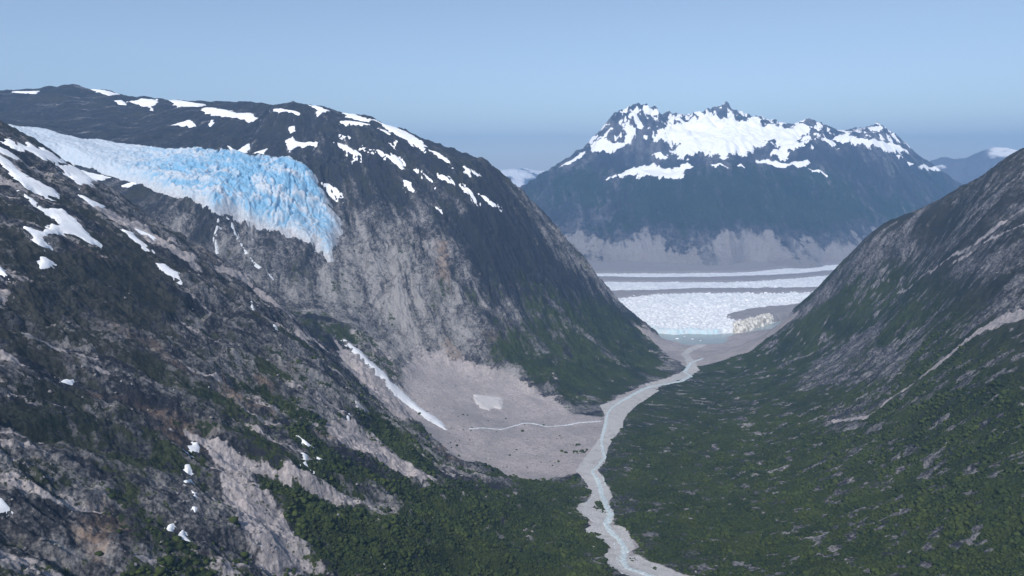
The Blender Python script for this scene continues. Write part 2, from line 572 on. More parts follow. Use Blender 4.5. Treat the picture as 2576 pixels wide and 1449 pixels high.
right_m = sstep(-60, 160, x - np.interp(y, [300, 960, 1180, 1500, 1800, 2100, 2350, 2600, 3000], [150, 190, 150, 190, 220, 340, 520, 620, 900]))
left_s = np.clip(1 - left_m - right_m, 0, 1)

# relief detail
cx, cy = -900.0, 3250.0
th = np.arctan2(y - cy, x - cx) * 900; rad = np.hypot(x - cx, y - cy)
wx = fbm(x / 160, y / 160, 3, .5, 91); wy = fbm(x / 160, y / 160, 3, .5, 92)
steep = sstep(.42, .85, slope)
g_l = ridged(th / 85 + wx * .8, rad / 420 + wy * .5, 4, .55, 11)
cS = -.53 * x + .85 * y; fS = .85 * x + .53 * y
g_s = ridged(cS / 75 + wx * .7, fS / 330 + wy * .5, 4, .55, 21)
cR = .5 * x + .85 * y; fR = -.85 * x + .5 * y
g_r = ridged(cR / 80 + wx * .7, fR / 360 + wy * .5, 4, .5, 31)
rough = ridged(x / 52 + wx * .7, y / 52 + wy * .7, 5, .58, 41)
crag = np.abs(fbm(x / 26 + wy, y / 26 + wx, 4, .6, 43)) * 2
rough = rough * .85 + crag * .3
stk = ridged(th / 26 + wx * 1.2, rad / 130 + wy, 4, .6, 45); stS = ridged(cS / 24 + wx, fS / 120 + wy, 4, .6, 46); stR = ridged(cR / 24 + wx, fR / 110 + wy, 4, .6, 47)
ribs = ridged(th / 230 + wx * .6, rad / 900 + wy * .4, 2, .5, 49); ribS = ridged(cS / 170 + wx * .6, fS / 700 + wy * .4, 2, .5, 50) - .3
hump = fbm(x / 130, y / 130, 3, .5, 48) * sstep(560, 760, z0)
fine = fbm(x / 11, y / 11, 3, .6, 51)
big = fbm(x / 240, y / 240, 3, .5, 61)
dz = left_m * (g_l * (6 + 26 * steep) + ribs * 26 * steep + rough * (4 + 9 * steep) + stk * (1 + 7 * steep) + hump * 24) + left_s * (g_s * 20 + ribS * 16 + rough * 8 + big * 12 + stS * 5) + right_m * (g_r * 9 + rough * 5 + big * 9 + stR * 3)
dz = dz + fine * (1.0 + 2.6 * steep)
near_river = -ldist(x, y, [NR.hit(a, b)[:2] + (w,) for a, b, w in RIVER])
fade = (1 - .93 * flat) * sstep(-25, 25, z0) * (.12 + .88 * sstep(10, 190, near_river))
NR.z = z0 + (dz * fade).astype(F) + (flat * (fbm(x / 30, y / 30, 4, .55, 71) * 1.3)).astype(F)

# cover
veg = np.zeros_like(z0); scree = flat.copy(); warm = np.zeros_like(z0); light = np.full_like(z0, .5)
n_d = fbm(cR / 22, fR / 34, 4, .6, 104); n_e = fbm(cS / 34, fS / 150, 4, .6, 105)
n_a = fbm(x / 130, y / 130, 4, .55, 101); n_b = fbm(cS / 50, fS / 210, 4, .55, 102); n_c = fbm(cR / 45, fR / 170, 4, .55, 103)
hz = NR.z
veg += left_s * np.clip(.62 + 1.0 * n_b + .7 * n_a - .15 * sstep(.8, 1.2, slope) - .2 * g_s - .25 * rough, 0, 1)
veg += right_m * np.clip(.92 + 1.1 * n_c * sstep(0, .35, n_a + .15) - .2 * sstep(.7, 1.1, slope) - 1.6 * sstep(.02, .32, n_d + .5 * n_c + .35 * n_a - .12) - .2 * sstep(430, 680, hz + 110 * n_a), 0, 1)
scree = np.maximum(scree, left_s * sstep(.05, .4, n_e) * .8)
light += left_s * (0 + .7 * n_b)
vl = np.zeros_like(z0)
NR.mask(vl, [(1225, 890), (1260, 820), (1340, 770), (1440, 740), (1540, 765), (1612, 818), (1680, 890), (1690, 935), (1560, 1012), (1500, 1035), (1440, 1020), (1380, 985), (1310, 955), (1240, 925)], 60, 80, 60)
vl2 = vl * (.8 + 1.1 * fbm(th / 40, rad / 170, 4, .6, 106) + .5 * n_a)
veg = np.maximum(veg * (1 - vl), vl2)
veg = np.maximum(veg, left_m * np.clip(.1 + .5 * n_a + .25 * sstep(450, 700, hz) + .75 * fbm(th / 30, rad / 150, 4, .6, 108), 0, .62))
fg = np.zeros_like(z0)
NR.mask(fg, [(620, 1230), (760, 1215), (930, 1270), (1120, 1200), (1200, 1212), (1300, 1230), (1450, 1200), (1490, 1300), (1520, 1400), (1600, 1500), (1000, 1500), (760, 1460), (640, 1330)], 45, 70, 45)
veg = np.maximum(veg, fg * (.92 + .5 * n_a - 1.1 * sstep(.16, .42, fbm(cS / 15, fS / 24, 4, .6, 107) + .3 * n_b)))
for P in ([(1090, 1210), (1000, 1150), (900, 1080), (880, 1030), (960, 1040), (1020, 1080), (1120, 1165)], [(700, 1060), (760, 1040), (820, 1110), (930, 1190), (1060, 1230), (950, 1240), (800, 1190)],
          [(250, 1150), (330, 1200), (430, 1330), (560, 1420), (660, 1449), (520, 1449), (380, 1380), (280, 1290)], [(0, 620), (300, 640), (500, 780), (420, 830), (200, 790), (0, 800)], [(110, 960), (190, 980), (320, 1090), (200, 1060), (120, 1010)]):
    m = np.zeros_like(z0); NR.mask(m, P, 25, 45, 40); veg = np.maximum(veg, m * (.78 + .5 * n_a + .3 * n_b))
# loose stones
for P, v in (([(430, 1080), (520, 1105), (700, 1178), (930, 1268), (880, 1272), (720, 1222), (560, 1160)], 1), ([(810, 1058), (870, 1070), (1000, 1148), (1095, 1205), (1060, 1218), (960, 1165), (850, 1110)], 1),
             ([(520, 1130), (640, 1190), (720, 1290), (790, 1400), (860, 1449), (650, 1449), (620, 1350), (560, 1260)], .62), ([(200, 500), (330, 545), (480, 640), (620, 690), (640, 725), (480, 660), (330, 580)], .7),
             ([(840, 850), (940, 930), (1080, 1060), (1010, 1055), (930, 990), (860, 910)], .9)):
    m = np.zeros_like(z0); NR.mask(m, P, 6, 14, 25); scree = np.maximum(scree, m * v); veg *= 1 - m * v
for L in ([(2600, 785, 24), (2500, 815, 19), (2440, 850, 14), (2380, 900, 12), (2290, 970, 10), (2230, 1012, 6), (2180, 1050, 9), (2090, 1060, 12)], [(2600, 515, 14), (2500, 580, 11), (2440, 622, 8), (2350, 680, 5), (2260, 735, 7)],
          [(2600, 560, 6), (2520, 590, 5), (2400, 660, 4)]):
    m = np.zeros_like(z0); NR.path(m, L, 2.5, 1, 9, 16); scree = np.maximum(scree, m * .95); veg *= 1 - m
for P in ([(2300, 620), (2160, 690), (2060, 770), (2000, 800), (2070, 720), (2160, 625), (2280, 565)], [(2000, 950), (2100, 880), (2230, 800), (2180, 880), (2300, 880), (2250, 950), (2120, 980), (2020, 990)],
          [(2490, 760), (2580, 700), (2600, 780), (2520, 790)], [(2090, 1020), (2200, 1010), (2190, 1080), (2060, 1080)], [(2380, 680), (2480, 650), (2576, 600), (2576, 660), (2480, 700)]):
    m = np.zeros_like(z0); NR.mask(m, P, 20, 45, 50); veg -= m * (.35 + .5 * sstep(-.15, .2, n_d + n_c))
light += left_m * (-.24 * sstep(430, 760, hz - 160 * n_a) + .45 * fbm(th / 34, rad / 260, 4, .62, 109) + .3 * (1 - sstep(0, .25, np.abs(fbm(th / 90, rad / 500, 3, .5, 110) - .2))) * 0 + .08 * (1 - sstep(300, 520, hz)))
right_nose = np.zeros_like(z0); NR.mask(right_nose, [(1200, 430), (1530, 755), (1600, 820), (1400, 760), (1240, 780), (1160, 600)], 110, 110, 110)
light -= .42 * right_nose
pale = np.zeros_like(z0)
NR.mask(pale, [(840, 600), (920, 560), (1000, 620), (1080, 780), (1100, 880), (1150, 960), (1050, 960), (930, 860), (800, 720)], 50, 60, 80)
light += .1 * pale
m = np.zeros_like(z0); NR.mask(m, [(830, 850), (920, 850), (1000, 880), (1090, 850), (1180, 930), (1240, 960), (1150, 1050), (1080, 1060), (950, 1000)], 50, 60, 40); scree = np.maximum(scree, m * (.5 + .5 * fbm(th / 24, rad / 150, 4, .6, 112)))
NR.mask(warm, [(1110, 880), (1130, 870), (1220, 960), (1180, 980)], 15, 25, 40, .7)
NR.mask(warm, [(1095, 610), (1125, 610), (1130, 720), (1100, 700)], 12, 15, 30, .55)
NR.mask(warm, [(640, 930), (680, 960), (680, 1040), (650, 1020)], 8, 12, 20, .8)
NR.mask(warm, [(560, 930), (620, 1000), (640, 1050), (560, 1000)], 10, 20, 25, .6)
NR.mask(warm, [(200, 1350), (260, 1250), (330, 1330), (240, 1400)], 10, 20, 25, .6)
warm = np.maximum(warm, left_s * sstep(.28, .55, fbm(cS / 60, fS / 160, 3, .5, 131)) * .4)
veg *= 1 - flat
shore = (1 - sstep(14, 30, hz)) * sstep(2450, 2600, y)
veg *= 1 - shore; scree = np.maximum(scree, shore)
veg_near = veg * (1 - sstep(330, 430, hz + 60 * n_a))
cover = np.stack([veg, scree, warm, light], -1).astype(F)
near_stone = np.clip(scree * .5 + left_s * .3 * (1 - np.clip(veg, 0, 1)), 0, 1) * (bar < .5)
NRB = blur(NR.z, 3); NRW = blur(NR.z, 9)

# old snow has filled and smoothed the hollows it lies in
RIDGE, WALL, PEAK = 'snow patches on the left mountain', 'snow patches on the near left slope', 'snowfields on the far mountain'
SNOW = [
 # tile, group, outline, label
 (1, RIDGE, [(70, 228), (180, 230), (290, 228), (275, 250), (200, 245), (110, 242)], 'thin snow strip on the left end of the skyline'),
 (1, RIDGE, [(650, 200), (760, 208), (910, 250), (830, 264), (770, 248), (690, 218)], 'long white snow cap just right of the highest left hump'),
 (1, RIDGE, [(860, 300), (920, 295), (955, 335), (900, 330)], 'small snow patch left of a bigger one below the ridge'),
 (1, RIDGE, [(960, 310), (1060, 285), (1190, 288), (1195, 310), (1140, 345), (1155, 378), (1120, 345), (1020, 325)], 'snow patch with a hanging tail on the left ridge'),
 (1, RIDGE, [(1250, 288), (1330, 295), (1420, 310), (1560, 332), (1500, 347), (1340, 345), (1320, 325)], 'flat snow strip along the ridge in the middle of the left skyline'),
 (1, RIDGE, [(1520, 360), (1600, 352), (1720, 370), (1780, 395), (1900, 395), (1950, 435), (1880, 467), (1830, 440), (1740, 425), (1600, 412), (1530, 385)], 'widest ragged snow patch below the dark round hump'),
 (1, RIDGE, [(1290, 485), (1380, 460), (1430, 445), (1475, 490), (1440, 506), (1400, 490)], 'wedge of snow alone on the dark face above the white ice'),
 (1, RIDGE, [(1570, 494), (1600, 448), (1617, 470), (1590, 498)], 'small curved snow spot beside the wedge of snow'),
 (1, RIDGE, [(2050, 362), (2150, 360), (2270, 390), (2260, 412), (2180, 388), (2070, 382)], 'narrow snow strip under the right dark hump'),
 (1, RIDGE, [(2020, 313), (2090, 316), (2060, 334)], 'small snow notch between the two dark humps'),
 (1, RIDGE, [(2320, 322), (2400, 343), (2495, 380), (2440, 387), (2395, 422), (2388, 375)], 'pointed snow patch dropping from the skyline right of the dark humps'),
 (1, RIDGE, [(2175, 500), (2220, 493), (2228, 530), (2188, 548)], 'small square snow spot above the blue ice lip'),
 (1, RIDGE, [(2155, 600), (2210, 575), (2230, 605), (2390, 622), (2395, 647), (2290, 642), (2230, 657), (2190, 688), (2168, 640)], 'T-shaped snow patch above the right end of the blue glacier'),
 (1, RIDGE, [(1715, 640), (1790, 680), (1870, 625), (1890, 660), (1830, 718), (1800, 692), (1735, 672)], 'forked snow patch touching the upper edge of the blue glacier'),
 (1, RIDGE, [(1925, 692), (2018, 663), (1992, 708)], 'tiny snow scrap right of the forked patch at the glacier edge'),
 (1, RIDGE, [(2435, 938), (2500, 938), (2562, 1000), (2578, 1055), (2500, 1015)], 'snow tongue right beside the blue glacier front'),
 (2, RIDGE, [(0, 380), (110, 405), (200, 436), (330, 465), (450, 515), (565, 578), (640, 648), (620, 692), (540, 632), (420, 558), (330, 513), (280, 462), (150, 457), (50, 428)], 'longest snow band along the descending skyline of the left mountain'),
 (2, RIDGE, [(-20, 452), (100, 456), (230, 485), (130, 484), (-10, 474)], 'thin snow line just under the longest snow band'),
 (2, RIDGE, [(280, 508), (340, 528), (410, 572), (350, 555)], 'short snow streak parallel to the longest snow band'),
 (2, RIDGE, [(-40, 610), (60, 648), (130, 698), (134, 742), (86, 764), (108, 720), (50, 692), (-20, 660)], 'hook-shaped snow patch on the dark upper face'),
 (2, RIDGE, [(150, 653), (260, 668), (330, 698), (400, 708), (432, 730), (473, 790), (462, 828), (420, 792), (350, 732), (280, 697)], 'broad comet-shaped snow patch at the middle of the dark face'),
 (2, RIDGE, [(562, 803), (640, 848), (683, 900), (708, 933), (648, 892)], 'slanting snow streak right of the comet-shaped patch'),
 (2, RIDGE, [(738, 858), (800, 883), (848, 932), (798, 922)], 'short snow streak in the row going down to the right'),
 (2, RIDGE, [(462, 893), (530, 918), (548, 988), (508, 988), (470, 930)], 'isolated snow blotch low on the dark face'),
 (2, RIDGE, [(905, 943), (980, 978), (1034, 1072), (980, 1042), (930, 972)], 'slanting snow patch second from the end of the row'),
 (2, RIDGE, [(1048, 1018), (1120, 1058), (1198, 1103), (1140, 1098), (1088, 1062)], 'last and lowest snow streak near the right skyline'),
 (2, RIDGE, [(640, 658), (740, 698), (834, 777), (790, 764), (720, 714)], 'snow strip continuing the longest band down the skyline'),
 (2, RIDGE, [(915, 776), (980, 816), (1055, 872), (1000, 854), (945, 855)], 'thin snow strip hugging the steep right skyline'),
 (2, RIDGE, [(722, 1118), (762, 1123), (748, 1144)], 'lone snow dot far below the row of streaks'),
 (2, RIDGE, [(368, 583), (422, 608), (412, 640)], 'small snow spot below the longest snow band'),
 (2, RIDGE, [(-5, 558), (62, 575), (8, 590)], 'small snow dash above the hook-shaped patch'),
 (1, WALL, [(-30, 560), (0, 568), (130, 618), (230, 638), (330, 666), (430, 718), (560, 788), (500, 774), (430, 764), (330, 760), (230, 705), (100, 645)], 'long snow band between the near slope and the glacier'),
 (1, WALL, [(430, 788), (530, 786), (650, 836), (885, 880), (740, 904), (610, 948), (540, 884)], 'broad snow apron beside the grey rock knob under the glacier'),
 (1, WALL, [(915, 942), (1000, 913), (1024, 926), (930, 953)], 'tiny snow scrap on top of the grey rock knob'),
 (1, WALL, [(-20, 640), (60, 678), (140, 738), (184, 768), (90, 734), (-20, 690)], 'uppermost narrow snow streak at the left edge'),
 (1, WALL, [(-30, 690), (80, 758), (150, 828), (250, 886), (360, 946), (468, 1028), (400, 1043), (320, 1022), (200, 962), (130, 902), (60, 834), (-30, 750)], 'long wide snow streak running down from the left edge'),
 (1, WALL, [(160, 983), (230, 1038), (330, 1108), (400, 1108), (460, 1098), (540, 1178), (640, 1278), (758, 1383), (660, 1388), (570, 1323), (470, 1303), (350, 1313), (330, 1353), (383, 1403), (330, 1413), (268, 1383), (236, 1313), (176, 1250), (250, 1268), (320, 1288), (416, 1240), (426, 1200), (330, 1143), (238, 1083)],
  'largest branching snow patch on the near left slope'),
 (1, WALL, [(565, 988), (650, 1028), (740, 1078), (804, 1097), (730, 1118), (658, 1073)], 'snow streak on the crest below the rock knob'),
 (1, WALL, [(925, 1273), (1000, 1296), (1110, 1386), (1154, 1433), (1080, 1413), (978, 1333)], 'cigar-shaped snow patch high on the near left slope'),
 (1, WALL, [(975, 1233), (1080, 1276), (1206, 1342), (1150, 1340), (1038, 1282)], 'thin snow line above the cigar-shaped patch'),
 (4, WALL, [(1165, 72), (1240, 87), (1343, 150), (1378, 224), (1300, 193), (1218, 133)], 'leaf-shaped snow patch on the grass below the crest'),
 (4, WALL, [(300, 28), (350, 38), (398, 80), (372, 122), (320, 143), (282, 112), (318, 70)], 'crescent snow patch on the dark heath near the left edge'),
 (4, WALL, [(-20, 90), (50, 148), (78, 193), (30, 178), (-20, 150)], 'snow corner cut by the left edge beside the crescent patch'),
 (4, WALL, [(452, 972), (500, 953), (553, 960), (547, 988), (508, 993)], 'little snow bank at the foot of the dark arched cliff'),
 (7, WALL, [(1370, 448), (1440, 472), (1490, 438), (1508, 502), (1450, 528), (1396, 492)], 'heart-shaped snow patch topping a column of scraps'),
 (7, WALL, [(1386, 613), (1432, 608), (1444, 662), (1418, 684)], 'second snow scrap under the heart-shaped patch'),
 (7, WALL, [(1378, 733), (1440, 698), (1453, 742), (1408, 754)], 'snow scrap with a tail, third in the column'),
 (7, WALL, [(1446, 806), (1484, 825), (1472, 854)], 'smallest snow scrap in the middle of the column'),
 (7, WALL, [(1452, 928), (1494, 938), (1470, 970)], 'snow scrap just below the smallest one in the column'),
 (7, WALL, [(1266, 1070), (1312, 1058), (1302, 1114), (1262, 1114)], 'small snow scrap left of the lowest one'),
 (7, WALL, [(1336, 1142), (1380, 1106), (1402, 1150), (1450, 1194), (1400, 1188), (1348, 1168)], 'lowest bow-shaped snow scrap in the column'),
 (7, WALL, [(-30, 830), (20, 860), (74, 942), (-30, 995)], 'bluish snow patch at the lower left edge'),
 (7, WALL, [(2252, 398), (2300, 426), (2364, 483), (2318, 473)], 'thin snow sliver above the talus streak'),
 (7, WALL, [(2278, 508), (2324, 540), (2314, 600), (2356, 654), (2268, 612), (2298, 590)], 'jagged upright snow patch above the talus streak'),
 (7, WALL, [(2386, 548), (2440, 575), (2408, 584)], 'tiny snow dot right of the jagged upright patch'),
]
filled = np.zeros_like(z0)
for k, grp, P, lab in SNOW:
    NR.mask(filled, tile(k, P), 6 if grp == WALL else 12)
NR.z = NR.z * (1 - .9 * filled) + blur(NR.z, 10) * .9 * filled
isl = np.zeros_like(z0)
for P in ([(1910, 900), (1950, 895), (1990, 945), (1985, 975), (1940, 975), (1915, 935)], [(1900, 1125), (1940, 1120), (1955, 1145), (1915, 1150)], [(2180, 1320), (2230, 1310), (2260, 1345), (2200, 1350)], [(2330, 1385), (2380, 1390), (2370, 1410)], [(1740, 510), (1860, 490), (1850, 520), (1760, 530)], [(1700, 460), (1800, 455), (1790, 470)]):
    NR.mask(isl, tile(8, P), 2, 2, 6)
veg_near = np.maximum(veg_near, np.maximum(isl, .33 * floor * sstep(.02, .3, fbm(x / 60, y / 60, 3, .5, 907)) * (bar < .3)))
veg_near *= 1 - filled; near_stone = near_stone * (1 - filled)
NRB = blur(NR.z, 3); NRW = blur(NR.z, 5)

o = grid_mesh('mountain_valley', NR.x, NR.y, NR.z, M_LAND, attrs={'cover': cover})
struct(o)

# ------------------------------------------------------------------ the far mountain across the big glacier
ctl = []
for px, py, Y in [(1000, 590, 6700), (1150, 560, 6700), (1290, 495, 6700), (1340, 462, 6750), (1400, 422, 6800), (1450, 395, 6850), (1500, 356, 6900), (1530, 322, 6950), (1560, 290, 7000), (1600, 281, 7050), (1625, 277, 7100), (1660, 291, 7200), (1700, 293, 7300),
                  (1760, 291, 7400), (1820, 276, 7450), (1870, 297, 7450), (1930, 307, 7400), (2000, 318, 7350), (2040, 313, 7250), (2100, 336, 7200), (2195, 324, 7400), (2250, 350, 7400), (2300, 390, 7400), (2350, 422, 7400), (2400, 462, 7400), (2430, 500, 7500), (2600, 560, 7700)]:
    crest(px, py, Y, 700, 250)
for px, rows in [(1000, [(690, 5500)]), (1290, [(560, 6100), (640, 5500), (690, 5200)]), (1400, [(500, 6200), (580, 5700), (650, 5250), (676, 5050)]), (1500, [(420, 6500), (500, 6000), (600, 5400), (672, 4990)]), (1600, [(360, 6700), (430, 6300), (520, 5800), (610, 5300), (672, 4980)]),
                 (1720, [(330, 7000), (390, 6450), (435, 6050), (530, 5650), (620, 5200), (672, 4960)]), (1830, [(320, 7100), (375, 6500), (410, 6050), (500, 5650), (600, 5220), (670, 4960)]), (1950, [(345, 6950), (390, 6500), (425, 6080), (520, 5650), (600, 5250), (666, 4990)]),
                 (2060, [(350, 6650), (362, 6500), (430, 6150), (520, 5750), (600, 5350), (662, 5020)]), (2180, [(350, 6900), (385, 6550), (450, 6250), (540, 5800), (610, 5450)]), (2300, [(430, 6750), (500, 6350), (560, 5950), (600, 5700)]), (2400, [(500, 7000), (525, 6700)])]:
    for py, Y in rows: add(px, py, Y)
for px in (1000, 1300, 1600, 1900, 2100): add(px, 690, None, -40)
for px, py, Y, Y2, dr in [(1600, 428, 6300, 6480, 30), (1720, 433, 6050, 6260, 45), (1780, 415, 6050, 6260, 45), (1830, 409, 6050, 6270, 45), (1900, 414, 6060, 6270, 40), (1960, 426, 6080, 6280, 30), (2060, 361, 6480, 6680, 40), (2150, 376, 6500, 6720, 40), (2240, 415, 6450, 6680, 40), (1570, 305, 6900, 7050, -10)]:
    add(px, py, Y); _, _, tx, tz = sight(px, py); ctl.append((float(tx * Y2), Y2, float(ZC + tz * Y) - dr))
FM = Relief(-11, 33, 900, 4750, 9300, 900)
FM.z = FM.base(rbf_fit(ctl, 45.0), 4)
fs = blur(FM.grad(), 5)
x, y, z0 = FM.x, FM.y, FM.z.copy()
wx = fbm(x / 500, y / 500, 3, .5, 201); wy = fbm(x / 500, y / 500, 3, .5, 202)
g = ridged(x / 260 + wx * .8, y / 1100 + wy, 5, .55, 203)
rg = ridged(x / 150 + wx * .5, y / 150 + wy * .5, 5, .55, 204)
hi = sstep(800, 1150, z0)
rg2 = ridged(x / 60 + wx, y / 60 + wy, 4, .6, 205)
FM.z = (z0 + ((g - .2) * (48 + 30 * hi) * sstep(.15, .5, fs) + (rg - .1) * (24 + 30 * hi) * sstep(.1, .45, fs) + rg2 * (4 + 10 * hi)) * sstep(20, 160, z0)).astype(F)
n_a = fbm(x / 380, y / 380, 4, .55, 211); n_s = fbm(x / 60, y / 500, 4, .6, 212)
veg = np.clip(1.05 - 1.0 * sstep(560, 900, z0 + 120 * n_a), 0, 1) * np.clip(.25 + .9 * sstep(130, 420, z0 + 190 * n_s + 90 * n_a), 0, 1)
n_t = fbm(x / 70 + wx * 1.5, y / 380 + wy, 5, .62, 213)
scree = np.clip(1 - sstep(-10, 330, z0 + 110 * n_s + 230 * n_a + 60 * n_t), 0, 1) * .95
veg = veg * (1 - .8 * scree) - .5 * sstep(.05, .4, n_t + n_s)
fsnow = np.clip(.72 * sstep(700, 980, z0 + 260 * fbm(x / 110, y / 160, 4, .6, 214)) * sstep(-.12, .2, fbm(x / 90 + wx, y / 130, 4, .6, 215)), 0, 1)
shoulder = np.zeros_like(z0)
FM.mask(shoulder, [(1440, 620), (1520, 560), (1600, 490), (1680, 445), (1760, 425), (1830, 410), (1950, 426), (2060, 470), (2180, 520), (2270, 590), (2300, 640), (1900, 640), (1440, 650)], 90, 130, 260)
veg *= .45 + .55 * np.maximum(shoulder, sstep(-.1, .3, n_a + .3 * n_t))
light = np.full_like(z0, .45) + .35 * n_t * (1 - shoulder) + .5 * n_a * (1 - shoulder)
cover = np.stack([veg, scree, fsnow, light], -1).astype(F)
FMB = blur(FM.z, 1)
struct(grid_mesh('mountain', FM.x, FM.y, FM.z, M_FAR, attrs={'cover': cover}))

# ------------------------------------------------------------------ ranges on the horizon
def range_far(az0, az1, prof, Y, seed, snowline):
    R = Relief(az0, az1, 420, Y * .8, Y * 1.25, 220)
    az = R.az[None, :]
    top = np.interp(np.degrees(R.az), [math.degrees(sight(p, q)[0]) for p, q in prof], [sight(p, q)[1] * Y + ZC for p, q in prof])[None, :]
    t = (R.r[:, None] / Y - 1)
    prof_r = np.clip(1 - np.abs(t) / np.where(t < 0, .19, .24), 0, 1) ** 1.15
    n = ridged(R.x / 900, R.y / 1600, 5, .55, seed)
    R.z = (-40 + (top + 40) * prof_r + n * 150 * np.clip(prof_r * 1.6, 0, 1) * (1 - sstep(.85, 1, prof_r) * .7)).astype(F)
    sn = sstep(-.1, .12, fbm(R.x / 700, R.y / 700, 4, .55, seed + 3) + (R.z - snowline) / 500)
    R.cover = np.stack([np.clip(.9 - sstep(200, 700, R.z), 0, 1), sn * 0, sn * 0, np.full_like(R.z, .5)], -1).astype(F)
    R.snow = sn.astype(F)
    return R
t = NT('horizon_ground')
sn = t.attr('snow').outputs['Fac']
M_HOR = t.base(t.mix(sn, t.mix(t.noise(.004, 4), (.06, .065, .075), (.13, .13, .14)), (.78, .78, .79)))
for az0, az1, prof, Y, seed, sl_ in [(-8, 8, [(1000, 440), (1210, 428), (1240, 424), (1262, 432), (1290, 428), (1320, 424), (1350, 430), (1380, 430), (1450, 440), (1700, 450)], 15000, 301, 420),
                                     (22, 40, [(2150, 480), (2300, 425), (2340, 408), (2370, 398), (2400, 406), (2430, 402), (2470, 384), (2500, 374), (2530, 372), (2560, 378), (2600, 386), (2700, 400), (2800, 420)], 12500, 302, 900)]:
    R = range_far(az0, az1, prof, Y, seed, sl_)
    struct(grid_mesh('mountain_range', R.x, R.y, R.z, M_HOR, attrs={'snow': R.snow}))

# ------------------------------------------------------------------ ground sheet, lake
def sheet(name, x0, x1, y0, y1, z, mat, n=2):
    X, Y = np.meshgrid(np.linspace(x0, x1, n), np.linspace(y0, y1, n))
    return grid_mesh(name, X, Y, np.full_like(X, z), mat)
t = NT('low_ground'); struct(sheet('ground', -15000, 17000, -3000, 19500, -120, t.base(t.mix(t.noise(.01), (.06, .065, .06), (.16, .155, .15)))))
t = NT('lake_water'); t.p.inputs['Roughness'].default_value = .25; t.p.inputs['Specular IOR Level'].default_value = .5
t.bump(t.noise(.3, 3), .2, .3)
struct(sheet('lake', -100, 1700, 2500, 3600, 0.0, t.base(t.mix(t.noise(.02), (.22, .27, .27), (.29, .33, .33)))))

# ------------------------------------------------------------------ the big valley glacier
GL = Relief(-6, 38, 1100, 2950, 9500, 1000)
x, y = GL.x, GL.y
front = [pt(*p, z=6)[:2] for p in [(1500, 790), (1560, 800), (1610, 822), (1650, 834), (1690, 838), (1740, 836), (1790, 838), (1835, 834), (1860, 834), (1900, 822), (1945, 808), (2000, 792), (2100, 770)]]
ice_edge = front + [(9000, 3000), (9000, 12000), (-1500, 12000), (-1500, 3400)]
d = sdist(x, y, ice_edge)
d = d + 14 * fbm(x / 45, y / 45, 3, .6, 401)
rise = 20 + 12 * sstep(0, 700, d) + np.clip(np.hypot(x - 1000, y - 4300) - 1500, 0, None) * .06 * sstep(1200, 2400, x)
c1, c2, cv = cells(x / 24 + .6 * fbm(x / 60, y / 60, 2, .5, 402), y / 17, 403)
crev = (c2 - c1)
nearf = 1 - sstep(300, 900, d)
ice_h = rise * sstep(-2, 14, d) ** .6 + ((crev - .3) * 9 + cv * 7 - 4) * (.25 + .75 * nearf) * sstep(0, 20, d) + 3 * fbm(x / 140, y / 60, 3, .5, 404)
GL.z = np.where(d > -6, ice_h, -20).astype(F)
GL.z = np.where(d > -6, np.maximum(GL.z, -3), -20).astype(F)
vg = bpy.data.objects.new('valley_glacier', None); COL.objects.link(vg); vg.location = (900, 4000, 0)
tag(vg, 'broad striped valley glacier with grey moraine bands, crossing behind the lake', 'glacier')
t = NT('glacier_ice')
dep = t.attr('blue').outputs['Fac']
n1 = t.noise(.05, 5, .7); n2 = t.noise(.012, 4)
c = t.mix(t.step(n1, .35, .65), (.56, .59, .63), (.8, .81, .82))
c = t.mix(t.math('MULTIPLY', t.step(n2, .45, .7), .4), c, (.5, .52, .55))
c = t.mix(t.math('MULTIPLY', dep, t.step(n1, .36, .6)), c, (.33, .56, .66))
t.p.inputs['Roughness'].default_value = .5; t.bump(n1, .5, 4)
M_ICE = t.base(c)
blue = (1 - sstep(5, 40, d)) * sstep(500, 620, x) * (1 - sstep(860, 930, x)) * .7
def local(o):
    o.location = (-vg.location[0], -vg.location[1], 0)
    return o
local(grid_mesh('ice', x, y, GL.z, M_ICE, keep=d > -5, attrs={'blue': blue.astype(F)}, parent=vg))
t = NT('moraine_rubble')
M_MOR = t.base(t.mix(t.noise(.03, 6, .7), (.17, .16, .165), (.3, .28, .285)))
t = NT('dirty_serac_ice')
M_SERAC = t.base(t.mix(t.step(t.noise(.06, 5, .7), .38, .62), (.3, .28, .25), (.72, .7, .64)))
GLB = blur(GL.z, 2)
def band(poly, label, z, rough=14, thick=6, mat=None, name='moraine_band', spike=3):
    P = [pt(px, py, z=z)[:2] for px, py in poly]
    q = GL.window(P, 120)
    X, Y = x[q], y[q]
    dd = sdist(X, Y, P) + rough * fbm(X / 70, Y / 70, 4, .6, 411)
    h = np.clip(dd * .3, -9, thick) + np.where(dd > 0, spike * np.abs(fbm(X / 25, Y / 25, 3, .6, 412)), 0)
    o = grid_mesh(name, X, Y, GLB[q] + 1.5 + h, mat or M_MOR, keep=dd > -26, parent=vg)
    o['label'] = label
    return local(o)
band([(1380, 650), (1600, 655), (1850, 652), (2000, 646), (2250, 610), (2250, 645), (2130, 663), (2000, 672), (1880, 684), (1750, 686), (1480, 687), (1380, 690)], 'grey rubble margin along the foot of the far mountain', 34, 14, 8)
band([(1400, 697), (1530, 696), (1600, 698), (1780, 697), (1900, 694), (2000, 689), (2200, 670), (2200, 680), (2000, 699), (1880, 707), (1780, 709), (1600, 708), (1400, 706)], 'upper thin grey stripe between two white strips of ice', 34)
band([(1400, 740), (1530, 733), (1650, 731), (1750, 727), (1900, 725), (2060, 722), (2250, 700), (2250, 710), (2060, 731), (1900, 736), (1750, 737), (1650, 740), (1560, 748), (1520, 760), (1400, 770)], 'lower grey stripe, widening to the left', 30)
